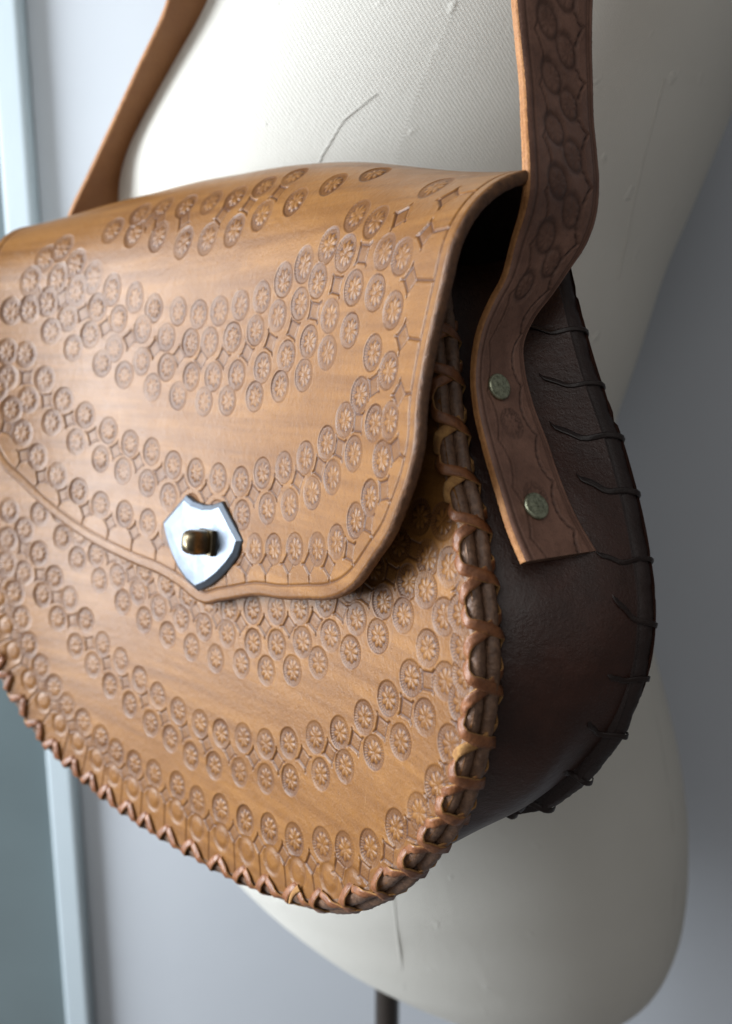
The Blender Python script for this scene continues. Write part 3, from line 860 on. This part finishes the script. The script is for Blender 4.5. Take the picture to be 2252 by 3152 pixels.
LL = [at_y(x, y, Y) for (x, y), Y in zip(ll_px, lyl)]
LR = [at_y(x, y, Y) for (x, y), Y in zip(lr_px, lyr)]
arcL = [(72, 262, 190), (60, 330, 290), (30, 385, 345), (-10, 390, 350), (-58, 388, 290), (-84, 386, 225)]
arcR = [(98, 275, 190), (88, 350, 290), (50, 412, 352), (-4, 418, 358), (-42, 408, 295), (-64, 404, 228)]
EL = np.array(list(Lw) + [np.array(a, float) for a in arcL] + list(LL))
ER = np.array(list(Rw) + [np.array(a, float) for a in arcR] + list(LR))
def strap_mesh():
    N_ = 1500
    # joint parameter: mean arc length of the two edges
    M_ = (EL + ER) / 2
    both = spline(np.concatenate([EL, ER, M_], 1), 3000)
    mid = both[:, 6:]
    L = np.concatenate([[0], np.cumsum(np.linalg.norm(np.diff(mid, axis=0), axis=1))])
    iF = np.searchsorted(L, 330.)
    uu = np.concatenate([np.arange(0, 290, .45), np.arange(290, L[-1], 4.)])
    A = np.stack([np.interp(uu, L, both[:, k]) for k in range(3)], -1); B_ = np.stack([np.interp(uu, L, both[:, 3 + k]) for k in range(3)], -1)
    tan = nrm(np.gradient((A + B_) / 2, uu, axis=0)); wd = B_ - A; W = np.linalg.norm(wd, axis=1)
    nor = nrm(np.cross(wd, tan))
    nv = 50; v = np.linspace(0, 1, nv)
    vm = v * 25.0                                   # width in mm, nominal
    R = Relief(vm, uu)
    per = 14.0
    for k in range(-1, 26):
        u0 = k * per + 6
        if k >= 5:
            for (dx, dy, a) in ((9.3, 2, 0), (15.3, 8.5, 0)):
                sl = R.win(dx, u0 + dy, 6.5)
                if sl is None: continue
                s_, x, y = sl
                X = x * .88 + y * .42; Y_ = -x * .42 + y * .88
                r = np.hypot(X / 3.2, Y_ / 5.2)
                h = -.40 * np.exp(-((r - .9) / .16)**2) + .16 * np.cos(8 * np.arctan2(Y_, X)) * np.exp(-((r - .4) / .3)**2) - .15 * (r < .9)
                R.H[s_] += h; R.B[s_] = np.maximum(R.B[s_], .55 * np.exp(-((r - .9) / .2)**2) + .22 * (r < .9))
        for side in (0, 1):
            pts = []
            for q in np.linspace(0, 1, 26):
                b = 3.0 * math.sin(math.pi * q)**.8
                x = (4.4 + b * .75) if side == 0 else (20.9 - b)
                pts.append((x, u0 + q * per))
            for a, b in zip(pts[:-1:1], pts[1::1]):
                if side == 0: R.line(a, b, .28, .26, .75)
            if side == 1:
                for a in pts: R.line((a[0] - .12, a[1]), (a[0] + .5, a[1] + .12), .26, .48, 1.0)
    for x, w_ in ((2.0, .3), (22.6, .3), (23.4, .25)):
        g = np.exp(-((vm - x) / w_)**2)[None, :]
        R.H += -.35 * g; R.B = np.maximum(R.B, .7 * g)
    # two plain rosettes by the rivets
    R.rosette(12.0, 38, 4.6, .5); R.rosette(12.0, 16.5, 4.6, .55)
    fade = (uu < 300)[:, None]
    R.H *= fade; R.B *= fade
    edge = 1 - np.clip(np.minimum(v, 1 - v) / .05, 0, 1)
    Ht = R.H - .5 * edge[None, :]**2
    # slight cup across the width
    cup = (.9 * ((v - .5) * 2)**2)[None, :]
    G = A[:, None] * (1 - v[None, :, None]) + B_[:, None] * v[None, :, None]
    top = G + nor[:, None] * (Ht - cup * .0)[..., None]
    th = 3.0
    n = len(uu)
    o = mesh('shoulder_strap', top.reshape(-1, 3), gridfaces(n, nv), M_STRAP, bag, True, {'burnish': np.clip(R.B, 0, 1)}, np.stack([np.tile(vm, n), np.repeat(uu, nv)], -1))
    # reverse side and rounded edges
    wn = nrm(wd)
    back_ = np.stack([A + wn * .3 - nor * th, (A + B_) / 2 - nor * th, B_ - wn * .3 - nor * th], 1)
    mesh('strap_lining', back_.reshape(-1, 3), gridfaces(n, 3)[:, ::-1], M_STRAPIN, o)
    for nm, Q, sg in (('strap_edge', A, -1), ('strap_edge', B_, 1)):
        rows = [Q + nor * -.5, Q + wn * sg * .28 - nor * .85, Q + wn * sg * .42 - nor * 1.35, Q + wn * sg * .20 - nor * 1.62, Q + wn * sg * .42 - nor * 1.9, Q + wn * sg * .28 - nor * 2.5, Q - wn * sg * .3 - nor * th]
        V = np.stack(rows, 1) + rng.normal(0, .035, (n, 7, 3))
        mesh(nm, V.reshape(-1, 3), gridfaces(n, 7), M_STRAPED, o)
    # cut end
    e = np.stack([top[0], top[0] - nor[0] * th], 0)
    mesh('strap_end', e.reshape(-1, 3), gridfaces(2, nv), M_RIM, o)
    return o, uu, A, B_, nor, wn
strap, su, sA, sB, sN, sW = strap_mesh()
SQ = proj((sA + sB) / 2)
def rivet(px, py):
    q = proj(sA[:400][:, None] * (1 - np.linspace(0, 1, 30))[None, :, None] + sB[:400][:, None] * np.linspace(0, 1, 30)[None, :, None])
    d = np.hypot(q[..., 0] - px, q[..., 1] - py); i, j = np.unravel_index(d.argmin(), d.shape)
    v = np.linspace(0, 1, 30)[j]
    P0 = sA[i] * (1 - v) + sB[i] * v
    return lathe('rivet', [(3.0, -.3), (3.5, .1), (3.7, .5), (3.6, .95), (3.3, 1.2), (3.0, 1.12), (2.0, 1.3), (.4, 1.35)], P0, sN[i], M_RIVET, strap, seg=32)
rivet(1529, 1193); rivet(1643, 1563)

# ------------------------------------------------------------------ dress form
form = thing('dress_form', 'cream linen covered dress form torso on a dark pole', 'dress form', (15, 485, -H0 * 1000))
YC, QE = 485., .76
sil = [(0,565,2420),(150,495,2360),(300,425,2300),(400,370,2252),(600,270,2165),(850,290,2047),(1125,360,1956),(1307,400,1886),(1500,420,1868),(1700,430,1900),(1967,440,2020),(2133,470,2067),(2276,510,2103),(2455,580,2127),(2640,760,2126),(2780,930,2106),(2900,1120,2062),(2985,1280,2005),(3045,1450,1915),(3070,1560,1820)]
rings = []
for py, xl, xr_ in sil:
    dl, dr = ray(xl, py), ray(xr_, py)
    Z = YC * dl[2] / dl[1]
    bl, br = math.atan(QE * dl[0] / dl[1]), math.atan(QE * dr[0] / dr[1])
    b, de = (bl + br) / 2, (br - bl) / 2
    dist = (YC / QE) / math.cos(b); r = dist * math.sin(de)
    rings.append((Z, dist * math.sin(b), YC, r, r * QE))
rings = rings[::-1]
last = rings[-1]
for dz, dx, k, q in ((40, 6, 1.0, 1.0), (85, 4, .97, .95), (125, -4, .90, .85), (155, -10, .74, .70), (172, -14, .52, .55), (190, -16, .30, .40), (250, -16, .28, .38), (262, -16, .2, .28)):
    rings.append((last[0] + dz, last[1] + dx, last[2], last[3] * k, last[4] * q))
rings = np.array(rings)
zz = np.concatenate([np.linspace(rings[0, 0], rings[-1, 0], 220)])
RG = np.stack([np.interp(zz, rings[:, 0], rings[:, k]) for k in range(1, 5)], -1)
ker = np.exp(-(np.arange(-6, 7) / 3.)**2); ker /= ker.sum()
RG = np.stack([np.convolve(np.pad(RG[:, k], 6, mode='edge'), ker, 'valid') for k in range(4)], -1)
an = np.linspace(0, 2 * np.pi, 161)
Vf = np.stack([RG[:, 0:1] + RG[:, 2:3] * np.sin(an)[None], RG[:, 1:2] - RG[:, 3:4] * np.cos(an)[None], np.repeat(zz[:, None], 161, 1)], -1)
uvf = np.stack([(an[None] * 150. + 0 * zz[:, None]), np.repeat(zz[:, None], 161, 1)], -1)
torso = mesh('torso', Vf.reshape(-1, 3), gridfaces(len(zz), 161), M_CLOTH, form, True, None, uvf.reshape(-1, 2))
FQ = proj(Vf); FN_ = np.cross(np.gradient(Vf, axis=1), np.gradient(Vf, axis=0)); FN_ = nrm(FN_)
sgnf = np.sign((FN_ * (Vf - np.stack([RG[:, 0:1] + 0 * an[None], RG[:, 1:2] + 0 * an[None], np.repeat(zz[:, None], 161, 1)], -1))).sum(-1, keepdims=True)); FN_ = FN_ * sgnf
fvis = ((FN_ * Vf).sum(-1) < 0)
def on_form(px, py):
    d = np.hypot(FQ[..., 0] - px, FQ[..., 1] - py); d[~fvis] = 1e9
    i, j = np.unravel_index(d.argmin(), d.shape); 
    w = d[max(0, i - 4):i + 5, max(0, j - 4):j + 5]; P_ = Vf[max(0, i - 4):i + 5, max(0, j - 4):j + 5]; N_ = FN_[max(0, i - 4):i + 5, max(0, j - 4):j + 5]
    k = np.exp(-(w / 22.)**2); k /= k.sum()
    return (P_ * k[..., None]).sum((0, 1)), nrm((N_ * k[..., None]).sum((0, 1)))
def seam(pts, w=1.3):
    PN = [on_form(*p) for p in pts]
    P_ = spline(np.array([a for a, b in PN]), 40); N_ = nrm(spline(np.array([b for a, b in PN]), 40))
    ribbon('seam', P_ + N_ * .05, N_, w * .6, .45, [M_SEAM, M_SEAM], torso)
seam([(965,540),(985,490),(1020,430),(1060,372),(1105,325),(1160,290)], 1.1)
seam([(1205,2700),(1218,2830),(1235,2960),(1255,3060),(1262,3150)], 1.5)
seam([(1985,2080),(2020,2230),(2050,2400),(2068,2560),(2074,2720),(2062,2850),(2040,2960),(2010,3050)], 1.6)
seam([(2045,240),(2005,390),(1968,540),(1935,700),(1900,860)], 1.2)
# pole and foot
px_, py_ = 15., 485.
lathe('pole', [(10.5, 60), (10.5, 30), (8.6, 24), (8.6, -620), (13, -624), (13, -660)], (px_, py_, rings[0, 0]), (0, 0, 1), M_POLE, form, seg=20, up=(0, 1, 0))
lathe('foot', [(160, -H0 * 1000 + .5), (160, -H0 * 1000 + 10), (120, -H0 * 1000 + 22), (22, -H0 * 1000 + 40), (16, rings[0, 0] - 640)], (px_, py_, 0), (0, 0, 1), M_POLE, form, seg=40, up=(0, 1, 0))

# ------------------------------------------------------------------ setting: wall, door strip, glass, floor
def cuboid(name, x0, x1, y0, y1, z0, z1, mat, bev=2.0):
    V = np.array([(x, y, z) for x in (x0, x1) for y in (y0, y1) for z in (z0, z1)], float)
    F = [[0, 1, 3, 2], [4, 6, 7, 5], [0, 4, 5, 1], [2, 3, 7, 6], [0, 2, 6, 4], [1, 5, 7, 3]]
    o = mesh(name, V, F, mat, None, False)
    if bev:
        m = o.modifiers.new('bevel', 'BEVEL'); m.width = bev / 1000; m.segments = 3
    o['kind'] = 'structure'
    return o
WY = 632.
FLZ = -H0 * 1000
cuboid('wall', -251, 1500, WY, WY + 60, FLZ, 1400, M_WALL, 0)
cuboid('door_frame', -273.5, -252, WY - 14, WY + 40, FLZ, 1400, M_TRIM, 3)
cuboid('glass_door', -1300, -275.5, WY + 6, WY + 14, FLZ, 1400, M_GLASS, 0)
cuboid('floor', -1500, 1500, -600, WY + 100, FLZ - 40, FLZ, M_FLOOR, 0)
